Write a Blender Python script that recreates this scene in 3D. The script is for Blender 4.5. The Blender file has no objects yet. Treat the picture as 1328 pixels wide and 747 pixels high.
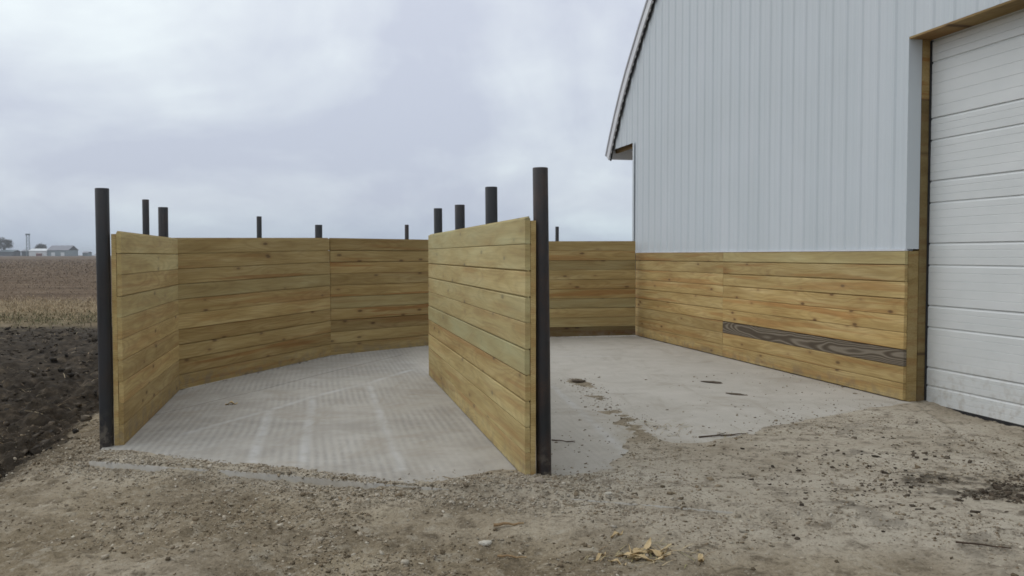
import bpy, math, random
import numpy as np
from mathutils import Vector, Matrix

random.seed(7); rng = np.random.default_rng(11)
scene = bpy.context.scene
C = scene.collection
R = math.radians

# ------------------------------------------------------------------ camera, sky, light, exposure
cam_d = bpy.data.cameras.new('camera'); cam = bpy.data.objects.new('camera', cam_d); C.objects.link(cam)
cam_d.sensor_width = 36.0; cam_d.lens = 36.0 * 1150 / 1328
cam_d.clip_start = 0.05; cam_d.clip_end = 12000
cam.location = (0, 0, 1.6); cam.rotation_euler = (R(90 - 2.116), 0, 0)
scene.camera = cam

SUN_AZ, SUN_EL = R(-62), R(48)          # bright part of the cloud cover: ahead and to the left
world = bpy.data.worlds.new('World'); scene.world = world; world.use_nodes = True
def build_world():
    nt = world.node_tree; N = nt.nodes; L = nt.links; N.clear()
    out = N.new('ShaderNodeOutputWorld'); bg = N.new('ShaderNodeBackground')
    sky = N.new('ShaderNodeTexSky'); sky.sky_type = 'NISHITA'; sky.sun_disc = False
    sky.sun_elevation = SUN_EL; sky.sun_rotation = SUN_AZ; sky.dust_density = 3.0
    tc = N.new('ShaderNodeTexCoord')
    sep = N.new('ShaderNodeSeparateXYZ'); L.new(tc.outputs['Generated'], sep.inputs[0])
    # flat cloud layer seen in perspective: direction / (height + offset)
    zz = N.new('ShaderNodeMath'); zz.operation = 'MAXIMUM'; L.new(sep.outputs['Z'], zz.inputs[0]); zz.inputs[1].default_value = 0.0
    za = N.new('ShaderNodeMath'); za.operation = 'ADD'; L.new(zz.outputs[0], za.inputs[0]); za.inputs[1].default_value = 0.42
    dx = N.new('ShaderNodeMath'); dx.operation = 'DIVIDE'; L.new(sep.outputs['X'], dx.inputs[0]); L.new(za.outputs[0], dx.inputs[1])
    dy = N.new('ShaderNodeMath'); dy.operation = 'DIVIDE'; L.new(sep.outputs['Y'], dy.inputs[0]); L.new(za.outputs[0], dy.inputs[1])
    cb = N.new('ShaderNodeCombineXYZ'); L.new(dx.outputs[0], cb.inputs[0]); L.new(dy.outputs[0], cb.inputs[1]); cb.inputs[2].default_value = 3.1
    n1 = N.new('ShaderNodeTexNoise'); n1.inputs['Scale'].default_value = 1.5; n1.inputs['Detail'].default_value = 6; n1.inputs['Roughness'].default_value = 0.54; n1.inputs['Distortion'].default_value = 0.5
    L.new(cb.outputs[0], n1.inputs['Vector'])
    n2 = N.new('ShaderNodeTexNoise'); n2.inputs['Scale'].default_value = 4.2; n2.inputs['Detail'].default_value = 5; n2.inputs['Roughness'].default_value = 0.55; n2.inputs['Distortion'].default_value = 0.3
    L.new(cb.outputs[0], n2.inputs['Vector'])
    mm = N.new('ShaderNodeMath'); mm.operation = 'MULTIPLY_ADD'; L.new(n2.outputs['Fac'], mm.inputs[0]); mm.inputs[1].default_value = 0.30
    m0 = N.new('ShaderNodeMath'); m0.operation = 'MULTIPLY_ADD'; L.new(n1.outputs['Fac'], m0.inputs[0]); m0.inputs[1].default_value = 0.85; m0.inputs[2].default_value = -0.075
    L.new(m0.outputs[0], mm.inputs[2])
    r1 = N.new('ShaderNodeValToRGB'); L.new(mm.outputs[0], r1.inputs[0])
    e = r1.color_ramp.elements
    e[0].position = 0.36; e[0].color = (0.520, 0.560, 0.655, 1)
    e[1].position = 0.62; e[1].color = (0.780, 0.850, 0.870, 1)
    m = r1.color_ramp.elements.new(0.5); m.color = (0.640, 0.690, 0.750, 1)
    # an overcast sky is darker towards the horizon
    r2 = N.new('ShaderNodeValToRGB'); L.new(sep.outputs['Z'], r2.inputs[0])
    e = r2.color_ramp.elements
    e[0].position = 0.0; e[0].color = (0.70, 0.77, 0.84, 1)
    e[1].position = 1.0; e[1].color = (1.30, 1.28, 1.25, 1)
    q = r2.color_ramp.elements.new(0.06); q.color = (0.90, 0.92, 0.945, 1)
    q = r2.color_ramp.elements.new(0.30); q.color = (1.10, 1.09, 1.08, 1)
    mul = N.new('ShaderNodeMix'); mul.data_type = 'RGBA'; mul.blend_type = 'MULTIPLY'; mul.inputs[0].default_value = 1.0
    L.new(r1.outputs[0], mul.inputs[6]); L.new(r2.outputs[0], mul.inputs[7])
    sc = N.new('ShaderNodeMix'); sc.data_type = 'RGBA'; sc.blend_type = 'MULTIPLY'; sc.inputs[0].default_value = 1.0
    L.new(sky.outputs[0], sc.inputs[6]); sc.inputs[7].default_value = (0.09, 0.09, 0.09, 1)
    mx = N.new('ShaderNodeMix'); mx.data_type = 'RGBA'; mx.inputs[0].default_value = 0.93
    L.new(sc.outputs[2], mx.inputs[6]); L.new(mul.outputs[2], mx.inputs[7])
    L.new(mx.outputs[2], bg.inputs[0]); bg.inputs[1].default_value = 1.0
    L.new(bg.outputs[0], out.inputs[0])
build_world()
sun_d = bpy.data.lights.new('sun', 'SUN'); sun = bpy.data.objects.new('sun', sun_d); C.objects.link(sun)
sun_d.energy = 0.55; sun_d.angle = R(50); sun_d.color = (1.0, 0.97, 0.93)
sd = Vector((math.sin(SUN_AZ) * math.cos(SUN_EL), math.cos(SUN_AZ) * math.cos(SUN_EL), math.sin(SUN_EL)))
sun.rotation_euler = sd.to_track_quat('Z', 'Y').to_euler()
vs = scene.view_settings; vs.view_transform = 'Standard'; vs.look = 'None'; vs.gamma = 1; vs.use_curve_mapping = False
vs.exposure = 0.20
scene.cycles.use_denoising = True; scene.cycles.filter_width = 1.65
scene.cycles.max_bounces = 6

# ------------------------------------------------------------------ node helper
class NT:
    def __init__(s, name, rough=0.8, spec=0.3, metal=0.0):
        s.m = bpy.data.materials.new(name); s.m.use_nodes = True
        s.t = s.m.node_tree; s.N = s.t.nodes; s.L = s.t.links
        s.b = s.N['Principled BSDF']; s.b.inputs['Roughness'].default_value = rough
        s.b.inputs['Specular IOR Level'].default_value = spec; s.b.inputs['Metallic'].default_value = metal
    def put(s, v, sock):
        if isinstance(v, bpy.types.NodeSocket): s.L.new(v, sock)
        elif isinstance(v, (tuple, list)) and sock.type == 'RGBA': sock.default_value = (*v[:3], 1)
        else: sock.default_value = v
    def math(s, op, a, b=0.0, c=None, clamp=False):
        n = s.N.new('ShaderNodeMath'); n.operation = op; n.use_clamp = clamp
        s.put(a, n.inputs[0]); s.put(b, n.inputs[1])
        if c is not None: s.put(c, n.inputs[2])
        return n.outputs[0]
    def mix(s, f, a, b, mode='MIX'):
        n = s.N.new('ShaderNodeMix'); n.data_type = 'RGBA'; n.blend_type = mode
        s.put(f, n.inputs[0]); s.put(a, n.inputs[6]); s.put(b, n.inputs[7]); return n.outputs[2]
    def noise(s, vec, scale, detail=4, rough=0.55, dist=0.0, out='Fac'):
        n = s.N.new('ShaderNodeTexNoise'); n.inputs['Scale'].default_value = scale; n.inputs['Detail'].default_value = detail
        n.inputs['Roughness'].default_value = rough; n.inputs['Distortion'].default_value = dist
        if vec is not None: s.L.new(vec, n.inputs['Vector'])
        return n.outputs[out]
    def voro(s, vec, scale, feature='F1', out='Distance'):
        n = s.N.new('ShaderNodeTexVoronoi'); n.feature = feature; n.inputs['Scale'].default_value = scale
        s.L.new(vec, n.inputs['Vector']); return n.outputs[out]
    def mapr(s, v, a, b, c=0.0, d=1.0, smooth=False):
        n = s.N.new('ShaderNodeMapRange'); n.interpolation_type = 'SMOOTHSTEP' if smooth else 'LINEAR'
        s.put(v, n.inputs['Value']); n.inputs['From Min'].default_value = a; n.inputs['From Max'].default_value = b
        n.inputs['To Min'].default_value = c; n.inputs['To Max'].default_value = d; return n.outputs[0]
    def ramp(s, v, *st):
        n = s.N.new('ShaderNodeValToRGB'); s.L.new(v, n.inputs[0]); e = n.color_ramp.elements
        e[0].position, e[0].color = st[0][0], (*st[0][1], 1); e[1].position, e[1].color = st[-1][0], (*st[-1][1], 1)
        for p, c in st[1:-1]: q = e.new(p); q.color = (*c, 1)
        return n.outputs[0]
    def obj(s): return s.N.new('ShaderNodeTexCoord').outputs['Object']
    def pos(s): return s.N.new('ShaderNodeNewGeometry').outputs['Position']
    def attr(s, name, typ='GEOMETRY', out='Fac'):
        n = s.N.new('ShaderNodeAttribute'); n.attribute_name = name; n.attribute_type = typ; return n.outputs[out]
    def vscale(s, vec, sc, off=None):
        n = s.N.new('ShaderNodeMapping'); s.L.new(vec, n.inputs[0]); n.inputs['Scale'].default_value = sc
        if off is not None: s.L.new(off, n.inputs['Location'])
        return n.outputs[0]
    def sep(s, v): n = s.N.new('ShaderNodeSeparateXYZ'); s.L.new(v, n.inputs[0]); return n.outputs
    def comb(s, x, y, z):
        n = s.N.new('ShaderNodeCombineXYZ'); s.put(x, n.inputs[0]); s.put(y, n.inputs[1]); s.put(z, n.inputs[2]); return n.outputs[0]
    def bump(s, h, strength=0.3, dist=0.01):
        n = s.N.new('ShaderNodeBump'); n.inputs['Strength'].default_value = strength; n.inputs['Distance'].default_value = dist
        s.L.new(h, n.inputs['Height']); s.L.new(n.outputs[0], s.b.inputs['Normal'])
    def col(s, c): s.put(c, s.b.inputs['Base Color']); return s.m
    def rough(s, r): s.put(r, s.b.inputs['Roughness'])

def mat_wood():
    s = NT('treated_pine', 0.78, 0.25)
    o = s.obj(); seed = s.attr('seed', 'OBJECT'); tone = s.attr('tone', 'OBJECT'); green = s.attr('green', 'OBJECT'); worn = s.attr('worn', 'OBJECT'); red = s.attr('red', 'OBJECT')
    off = s.comb(s.math('MULTIPLY', seed, 37.0), s.math('MULTIPLY', seed, 11.0), s.math('MULTIPLY', seed, 5.3))
    p = s.vscale(o, (1, 1, 1), off)
    x, y, z = s.sep(o)
    # growth rings of a slanting log: cathedral figure
    warp = s.noise(s.vscale(p, (0.5, 1, 0.5)), 1.2, 3, 0.5)
    z0 = s.math('SUBTRACT', z, s.math('ADD', 0.09, s.math('MULTIPLY', s.math('SUBTRACT', warp, 0.5), 0.42)))
    dep = s.math('ADD', 0.05, s.math('MULTIPLY', s.noise(s.vscale(p, (0.42, 0.2, 0.2)), 1.0, 2, 0.5), 0.22))
    r = s.math('SQRT', s.math('ADD', s.math('MULTIPLY', z0, z0), s.math('MULTIPLY', dep, dep)))
    ring = s.math('MULTIPLY_ADD', s.math('SINE', s.math('MULTIPLY', r, s.math('MULTIPLY_ADD', worn, 160.0, 420.0))), 0.5, 0.5)
    fine = s.noise(s.vscale(p, (1.6, 40, 90)), 1.0, 4, 0.65)
    blotch = s.noise(s.vscale(p, (0.7, 1, 5)), 1.3, 4, 0.55)
    heart = s.noise(s.vscale(p, (0.42, 1, 11)), 1.0, 3, 0.5, 0.25)
    vor = s.voro(s.vscale(p, (2.3, 0.1, 6.2)), 1.0)
    knot = s.mapr(vor, 0.05, 0.16, 1, 0, True); halo = s.mapr(vor, 0.10, 0.34, 1, 0, True)
    c = s.ramp(blotch, (0.3, (0.385, 0.262, 0.100)), (0.5, (0.500, 0.362, 0.152)), (0.72, (0.595, 0.455, 0.220)))
    c = s.mix(s.math('MULTIPLY', s.mapr(heart, 0.52, 0.63, 0, 1, True), s.math('ADD', 0.22, s.math('MULTIPLY', red, 0.65))), c, (0.40, 0.20, 0.065))
    c = s.mix(s.math('MULTIPLY', s.mapr(ring, 0.4, 1.0), 0.27), c, (0.27, 0.155, 0.055))
    c = s.mix(s.mapr(fine, 0.35, 0.65, 0.0, 0.6), c, s.mix(1.0, c, (0.66, 0.58, 0.46), 'MULTIPLY'))
    c = s.mix(s.math('MULTIPLY', halo, 0.35), c, (0.30, 0.16, 0.06)); c = s.mix(s.math('MULTIPLY', knot, 0.85), c, (0.115, 0.06, 0.027))
    c = s.mix(s.math('MULTIPLY', green, s.mapr(blotch, 0.3, 0.7, 0.4, 0.9)), c, (0.42, 0.42, 0.235))
    # weathered board: grey with strong pale figure
    wd = s.ramp(s.math('MULTIPLY_ADD', fine, 0.5, s.math('MULTIPLY', ring, 0.62)), (0.25, (0.100, 0.076, 0.052)), (0.55, (0.145, 0.115, 0.082)), (0.85, (0.27, 0.228, 0.172)))
    c = s.mix(worn, c, wd)
    big = s.noise(s.vscale(p, (0.35, 1, 1.6)), 1.0, 3, 0.5)
    tv = s.math('MULTIPLY', tone, s.mapr(big, 0.3, 0.7, 0.90, 1.10))
    c = s.mix(1.0, c, s.comb(tv, tv, tv), 'MULTIPLY')
    # mud splash low down near the ground (stain)
    gz = s.sep(s.pos())[2]
    spl = s.math('MULTIPLY', s.mapr(gz, 0.0, 0.22, 1, 0, True), s.mapr(s.noise(s.pos(), 7, 5, 0.65), 0.42, 0.66, 0, 1, True))
    c = s.mix(s.math('MULTIPLY', spl, 0.6), c, (0.20, 0.165, 0.12))
    s.bump(s.math('ADD', fine, s.math('MULTIPLY', ring, 0.4)), 0.28, 0.003)
    return s.col(c)

def mat_steel_post():
    s = NT('mill_scale_steel', 0.5, 0.42, 0.0)
    o = s.obj(); seed = s.attr('seed', 'OBJECT')
    p = s.vscale(o, (1, 1, 0.22), s.comb(seed, seed, seed))
    n = s.noise(p, 11, 5, 0.62); n2 = s.noise(s.vscale(o, (1, 1, 0.5), s.comb(seed, 0.0, seed)), 2.4, 4, 0.6); n3 = s.noise(o, 90, 2, 0.5)
    c = s.ramp(n, (0.3, (0.012, 0.0125, 0.014)), (0.7, (0.027, 0.028, 0.031)))
    ru = s.math('MULTIPLY', s.mapr(n2, 0.42, 0.66, 0, 1, True), s.mapr(n3, 0.35, 0.6, 0.45, 1))
    c = s.mix(s.math('MULTIPLY', ru, s.attr('rust', 'OBJECT')), c, (0.062, 0.033, 0.021))
    gz = s.sep(s.pos())[2]
    spl = s.math('MULTIPLY', s.mapr(gz, 0.02, 0.3, 1, 0, True), s.mapr(s.noise(s.pos(), 18, 4, 0.6), 0.45, 0.65, 0, 1, True))
    c = s.mix(s.math('MULTIPLY', spl, 0.55), c, (0.18, 0.155, 0.12))
    s.rough(s.mapr(n, 0.3, 0.7, 0.42, 0.68)); s.bump(n3, 0.12, 0.002)
    return s.col(c)

def mat_siding():
    s = NT('white_painted_steel', 0.36, 0.5)
    o = s.obj(); n = s.noise(s.vscale(o, (2.2, 2, 0.22)), 1.0, 4, 0.55); n2 = s.noise(o, 0.7, 3, 0.5)
    c = s.ramp(n, (0.3, (0.565, 0.612, 0.645)), (0.7, (0.615, 0.655, 0.690)))
    c = s.mix(s.mapr(n2, 0.4, 0.7, 0, 0.35), c, (0.51, 0.555, 0.57))
    s.rough(s.mapr(n, 0.3, 0.7, 0.32, 0.48))
    s.bump(s.noise(s.vscale(o, (1.2, 1, 0.45)), 1.3, 2, 0.5), 0.12, 0.03)
    return s.col(c)

def mat_door():
    s = NT('white_door_steel', 0.45, 0.4)
    o = s.obj(); n = s.noise(s.vscale(o, (0.7, 1, 1.6)), 2.0, 5, 0.6); gz = s.sep(s.pos())[2]
    c = s.ramp(n, (0.3, (0.64, 0.66, 0.655)), (0.7, (0.71, 0.725, 0.72)))
    d = s.math('MULTIPLY', s.mapr(gz, 0.0, 0.7, 1, 0, True), s.mapr(s.noise(s.pos(), 9, 6, 0.7), 0.45, 0.68, 0, 1, True))
    c = s.mix(s.math('MULTIPLY', d, 0.5), c, (0.40, 0.36, 0.30))
    return s.col(c)

def mat_plain(name, c0, c1, rough=0.7, scale=8.0, stretch=(1, 1, 1), spec=0.3, bump=0.0):
    s = NT(name, rough, spec); o = s.obj()
    n = s.noise(s.vscale(o, stretch), scale, 5, 0.6)
    if bump: s.bump(n, bump, 0.01)
    return s.col(s.ramp(n, (0.3, c0), (0.7, c1)))

def mat_concrete(lines, joint):
    s = NT('concrete', 0.88, 0.25)
    p = s.pos(); x, y, z = s.sep(p)
    def seg(a, b, w0, w1):
        ax, ay = a; bx, by = b; L = math.hypot(bx - ax, by - ay); ux, uy = (bx - ax) / L, (by - ay) / L
        d = s.math('ADD', s.math('MULTIPLY', x, -uy), s.math('MULTIPLY_ADD', y, ux, uy * ax - ux * ay))
        d = s.math('ADD', s.math('ABSOLUTE', d), 0.0)
        t = s.math('ADD', s.math('MULTIPLY', x, ux), s.math('MULTIPLY_ADD', y, uy, -(ux * ax + uy * ay)))
        e = s.math('ABSOLUTE', s.math('SUBTRACT', t, L / 2))
        return s.math('MULTIPLY', s.mapr(d, w0, w1, 1, 0, True), s.mapr(e, L / 2 - 0.02, L / 2 + 0.10, 1, 0, True))
    big = s.noise(p, 0.55, 5, 0.6, 0.5); mid = s.noise(p, 2.6, 6, 0.65, 0.3); fine = s.noise(p, 38, 4, 0.65)
    c = s.ramp(big, (0.3, (0.300, 0.288, 0.268)), (0.5, (0.368, 0.355, 0.336)), (0.7, (0.440, 0.430, 0.412)))
    c = s.mix(s.mapr(mid, 0.42, 0.7, 0, 0.55, True), c, (0.47, 0.465, 0.455))
    c = s.mix(s.mapr(mid, 0.48, 0.28, 0, 0.45, True), c, (0.27, 0.262, 0.25))
    rbay = s.mapr(s.math('ADD', x, s.math('MULTIPLY', s.math('SUBTRACT', y, 6.3), 0.22)), -0.1, 0.3, 0.0, 1.0)
    c = s.mix(s.math('MULTIPLY', rbay, 0.45), c, (0.52, 0.498, 0.462))
    c = s.mix(1.0, c, (1.06, 1.02, 0.955), 'MULTIPLY')
    # finishing texture: rows of tine marks running with the bay
    a = math.atan2(-5.5, 1.2)
    al = s.math('ADD', s.math('MULTIPLY', x, -math.sin(a)), s.math('MULTIPLY', y, math.cos(a)))
    ac = s.math('ADD', s.math('MULTIPLY', x, math.cos(a)), s.math('MULTIPLY', y, math.sin(a)))
    al = s.math('ADD', al, s.math('MULTIPLY', s.noise(p, 0.5, 1, 0.5), 0.10))
    w1 = s.math('MULTIPLY_ADD', s.math('SINE', s.math('MULTIPLY', al, 92.0)), 0.5, 0.5)
    w2 = s.math('MULTIPLY_ADD', s.math('SINE', s.math('MULTIPLY', ac, 128.0)), 0.5, 0.5)
    tine = s.math('MULTIPLY', w1, s.math('MULTIPLY', s.math('MULTIPLY_ADD', w2, 0.6, 0.4), s.mapr(s.noise(p, 9, 4, 0.6), 0.35, 0.6, 0.35, 1.0)))
    left = s.mapr(s.math('ADD', x, s.math('MULTIPLY', s.math('SUBTRACT', y, 6.3), 0.22)), -0.1, 0.3, 1.0, 0.25)
    patch = s.mapr(s.noise(p, 0.8, 3, 0.5), 0.4, 0.6, 0.25, 1.0, True)
    tf = s.math('MULTIPLY', s.math('MULTIPLY', tine, left), patch)
    c = s.mix(s.math('MULTIPLY', tf, 0.66), c, (0.20, 0.192, 0.18))
    c = s.mix(s.math('MULTIPLY', fine, 0.25), c, (0.29, 0.275, 0.25))
    m = None
    for l in lines:
        for q in range(len(l) - 1):
            v = seg(l[q], l[q + 1], 0.006, 0.070); m = v if m is None else s.math('MAXIMUM', m, v)
    m = s.math('MULTIPLY', m, s.mapr(s.noise(p, 4, 5, 0.65), 0.32, 0.62, 0.1, 1.0))
    c = s.mix(s.math('MULTIPLY', m, 0.78), c, (0.50, 0.492, 0.475))
    j = None
    for q in range(len(joint) - 1):
        v = seg(joint[q], joint[q + 1], 0.006, 0.016); j = v if j is None else s.math('MAXIMUM', j, v)
    c = s.mix(s.math('MULTIPLY', j, 0.8), c, (0.085, 0.08, 0.072))
    dn = s.mapr(s.math('ADD', s.attr('dust'), s.math('MULTIPLY', s.math('SUBTRACT', s.noise(p, 3.2, 6, 0.68, 0.5), 0.5), 1.5)), 0.35, 0.95, 0, 1, True)
    c = s.mix(s.math('MULTIPLY', dn, 0.85), c, s.mix(fine, (0.30, 0.262, 0.205), (0.42, 0.375, 0.305)))
    # tracked-in soil film and crumbs
    film = s.math('MAXIMUM', s.mapr(s.noise(p, 1.3, 7, 0.72, 0.6), 0.48, 0.68, 0, 1, True), s.mapr(s.noise(s.vscale(p, (4.5, 0.7, 1)), 1.0, 6, 0.7, 0.4), 0.52, 0.70, 0, 0.8, True))
    c = s.mix(s.math('MULTIPLY', film, 0.55), c, (0.30, 0.262, 0.212))
    spk = s.mapr(s.voro(p, 16), 0.04, 0.10, 1, 0)
    spk = s.math('MULTIPLY', spk, s.mapr(s.noise(p, 1.7, 4, 0.6), 0.5, 0.62, 0, 1, True))
    c = s.mix(s.math('MULTIPLY', spk, 0.45), c, (0.18, 0.15, 0.115))
    s.bump(s.math('SUBTRACT', s.math('ADD', fine, s.math('MULTIPLY', mid, 0.5)), s.math('MULTIPLY', tf, 1.3)), 0.4, 0.006)
    return s.col(c)

def mat_ground():
    s = NT('soil', 0.95, 0.12)
    p = s.pos()
    a = s.N.new('ShaderNodeAttribute'); a.attribute_name = 'zone'
    sp = s.N.new('ShaderNodeSeparateColor'); s.L.new(a.outputs['Color'], sp.inputs[0])
    mud, field, grass = sp.outputs[0], sp.outputs[1], sp.outputs[2]; pale = a.outputs['Alpha']
    n1 = s.noise(p, 0.9, 6, 0.62, 0.4); n2 = s.noise(p, 5.5, 6, 0.68, 0.3); n3 = s.noise(p, 27, 6, 0.75); v = s.voro(p, 60)
    c = s.ramp(n1, (0.32, (0.128, 0.098, 0.060)), (0.5, (0.232, 0.184, 0.120)), (0.66, (0.365, 0.304, 0.212)))
    pc = s.ramp(n1, (0.32, (0.320, 0.270, 0.202)), (0.5, (0.405, 0.352, 0.276)), (0.68, (0.490, 0.436, 0.355)))
    c = s.mix(pale, c, pc)
    c = s.mix(s.mapr(n2, 0.50, 0.32, 0, 0.75, True), c, (0.110, 0.086, 0.058))
    c = s.mix(s.mapr(n2, 0.52, 0.70, 0, 0.65, True), c, (0.40, 0.355, 0.28))
    c = s.mix(s.mapr(n3, 0.47, 0.34, 0, 0.7), c, (0.085, 0.068, 0.046))
    c = s.mix(s.mapr(n3, 0.54, 0.68, 0, 0.6), c, (0.42, 0.375, 0.30))
    mc = s.ramp(n2, (0.34, (0.024, 0.019, 0.014)), (0.55, (0.055, 0.043, 0.031)), (0.72, (0.125, 0.096, 0.066)))
    c = s.mix(mud, c, mc)
    fs = s.vscale(p, (0.35, 1.0, 1.0)); fn = s.noise(fs, 0.5, 8, 0.72); fn2 = s.noise(fs, 0.06, 3, 0.6)
    fc = s.ramp(fn, (0.34, (0.062, 0.040, 0.024)), (0.5, (0.118, 0.078, 0.047)), (0.66, (0.19, 0.138, 0.090)))
    fc = s.mix(s.mapr(fn2, 0.4, 0.65, 0, 0.45), fc, (0.145, 0.10, 0.062))
    c = s.mix(field, c, fc)
    gc = s.ramp(s.noise(p, 1.6, 6, 0.7), (0.35, (0.13, 0.105, 0.055)), (0.55, (0.24, 0.18, 0.105)), (0.7, (0.31, 0.24, 0.15)))
    c = s.mix(grass, c, gc)
    s.bump(s.math('ADD', s.math('MULTIPLY', n3, 1.0), s.math('ADD', s.math('MULTIPLY', n2, 1.2), s.math('MULTIPLY', v, -0.5))), 0.6, 0.02)
    return s.col(c)

def mat_vcol(name, rough=0.9):
    s = NT(name, rough, 0.15)
    a = s.attr('tint', 'GEOMETRY', 'Color'); n = s.noise(s.pos(), 60, 3, 0.6)
    c = s.mix(s.mapr(n, 0.35, 0.65, 0, 0.35), a, s.mix(1.0, a, (0.6, 0.58, 0.55), 'MULTIPLY'))
    return s.col(c)

M = {}
M['wood'] = mat_wood(); M['post'] = mat_steel_post(); M['siding'] = mat_siding(); M['door'] = mat_door()
M['trim'] = mat_plain('galvanised_trim', (0.66, 0.66, 0.70), (0.76, 0.76, 0.78), 0.4, 3, (1, 1, 1), 0.5)
M['dark'] = mat_plain('rubber_and_shadow_gap', (0.018, 0.018, 0.02), (0.035, 0.034, 0.034), 0.8, 9)
M['roof'] = mat_plain('roof_steel', (0.40, 0.41, 0.44), (0.48, 0.49, 0.52), 0.42, 1.5, (1, 1, 1), 0.5)
M['stone'] = mat_vcol('gravel'); M['straw'] = mat_vcol('straw', 0.8)
M['husk'] = mat_plain('dry_husk', (0.44, 0.31, 0.15), (0.66, 0.52, 0.31), 0.75, 14, (1, 0.3, 1))
M['stick'] = mat_plain('dry_stick', (0.20, 0.12, 0.06), (0.36, 0.25, 0.13), 0.8, 20)
M['darkstick'] = mat_plain('dark_stick', (0.05, 0.034, 0.024), (0.10, 0.066, 0.045), 0.85, 20)
M['palestone'] = mat_plain('pale_limestone', (0.42, 0.38, 0.31), (0.56, 0.52, 0.45), 0.9, 16, bump=0.4)
M['greystone'] = mat_plain('brown_stone', (0.22, 0.18, 0.14), (0.34, 0.29, 0.23), 0.9, 16, bump=0.4)
M['mudlump'] = mat_plain('dark_mud', (0.045, 0.032, 0.022), (0.12, 0.092, 0.065), 0.9, 18, bump=0.5)
M['farwhite'] = mat_plain('far_white_paint', (0.60, 0.62, 0.63), (0.72, 0.73, 0.74), 0.6, 0.5)
M['fargrey'] = mat_plain('far_grey_steel', (0.16, 0.20, 0.22), (0.22, 0.26, 0.28), 0.6, 0.5)
M['farroof'] = mat_plain('far_roof', (0.17, 0.17, 0.20), (0.22, 0.22, 0.25), 0.6, 0.5)
M['farred'] = mat_plain('far_red_paint', (0.16, 0.06, 0.05), (0.22, 0.09, 0.075), 0.6, 0.5)
M['fardark'] = mat_plain('far_dark_wall', (0.06, 0.07, 0.08), (0.10, 0.11, 0.12), 0.6, 0.5)
M['bark'] = mat_plain('bark', (0.05, 0.042, 0.035), (0.09, 0.075, 0.062), 0.9, 6)
M['twig'] = mat_plain('twigs', (0.045, 0.042, 0.034), (0.08, 0.07, 0.055), 0.9, 1.5)
M['cardark'] = mat_plain('window_glass', (0.02, 0.025, 0.03), (0.035, 0.04, 0.045), 0.2, 3, spec=0.5)

# ------------------------------------------------------------------ mesh helpers
def mesh_obj(name, V, F, mat, parent=None, smooth=False):
    me = bpy.data.meshes.new(name); me.from_pydata([tuple(map(float, v)) for v in V], [], F); me.update()
    me.materials.append(mat)
    if smooth: me.shade_smooth()
    return link(name, me, parent)
def link(name, me, parent=None):
    o = bpy.data.objects.new(name, me); C.objects.link(o)
    if parent is not None: o.parent = parent
    return o
def big_mesh(name, V, quads, mat, smooth=False):
    me = bpy.data.meshes.new(name); V = np.asarray(V, np.float32); quads = np.asarray(quads, np.int32); k = quads.shape[1]
    me.vertices.add(len(V)); me.vertices.foreach_set('co', V.ravel())
    me.loops.add(quads.size); me.loops.foreach_set('vertex_index', quads.ravel())
    me.polygons.add(len(quads)); me.polygons.foreach_set('loop_start', np.arange(0, quads.size, k, dtype=np.int32))
    me.polygons.foreach_set('loop_total', np.full(len(quads), k, np.int32))
    if smooth: me.polygons.foreach_set('use_smooth', np.ones(len(quads), bool))
    me.update(calc_edges=True); me.validate(); me.materials.append(mat); return me
def set_color(me, name, arr):
    a = me.attributes.new(name, 'FLOAT_COLOR', 'POINT'); a.data.foreach_set('color', np.asarray(arr, np.float32).ravel())
def box_vf(x0, x1, y0, y1, z0, z1):
    V = [(x0, y0, z0), (x1, y0, z0), (x1, y1, z0), (x0, y1, z0), (x0, y0, z1), (x1, y0, z1), (x1, y1, z1), (x0, y1, z1)]
    F = [(0, 3, 2, 1), (4, 5, 6, 7), (0, 1, 5, 4), (1, 2, 6, 5), (2, 3, 7, 6), (3, 0, 4, 7)]
    return V, F
class MB:
    def __init__(s): s.V = []; s.F = []
    def add(s, V, F): n = len(s.V); s.V += list(V); s.F += [tuple(i + n for i in f) for f in F]; return s
    def box(s, *a): return s.add(*box_vf(*a))
    def bar(s, p, q, r0, r1=None, n=6):
        r1 = r0 if r1 is None else r1; p = Vector(p); q = Vector(q); d = (q - p).normalized()
        u = d.orthogonal().normalized(); w = d.cross(u); k = len(s.V)
        for c, r in ((p, r0), (q, r1)):
            for i in range(n):
                t = 2 * math.pi * i / n; s.V.append(c + u * (r * math.cos(t)) + w * (r * math.sin(t)))
        for i in range(n): j = (i + 1) % n; s.F.append((k + i, k + j, k + n + j, k + n + i))
        s.F.append(tuple(k + i for i in reversed(range(n)))); s.F.append(tuple(k + n + i for i in range(n))); return s
    def prism(s, prof, x0, x1):           # profile of (y, z) points extruded along x
        n = len(prof); k = len(s.V)
        s.V += [(x0, a, b) for a, b in prof] + [(x1, a, b) for a, b in prof]
        for i in range(n): j = (i + 1) % n; s.F.append((k + i, k + n + i, k + n + j, k + j))
        s.F.append(tuple(k + i for i in range(n))); s.F.append(tuple(k + n + i for i in reversed(range(n)))); return s
    def obj(s, name, mat, parent=None, smooth=False): return mesh_obj(name, s.V, s.F, mat, parent, smooth)
    def mesh(s, name, mat, bevel=0.0):
        me = bpy.data.meshes.new(name); me.from_pydata([tuple(map(float, v)) for v in s.V], [], s.F); me.update(); me.materials.append(mat); return me
def empty(name, loc, rot=(0, 0, 0), label=None, cat=None, group=None):
    o = bpy.data.objects.new(name, None); C.objects.link(o); o.location = loc; o.rotation_euler = rot
    if label: o['label'] = label; o['category'] = cat
    if group: o['group'] = group
    return o
def tag(o, label, cat, group=None):
    o['label'] = label; o['category'] = cat
    if group: o['group'] = group
    return o

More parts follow.
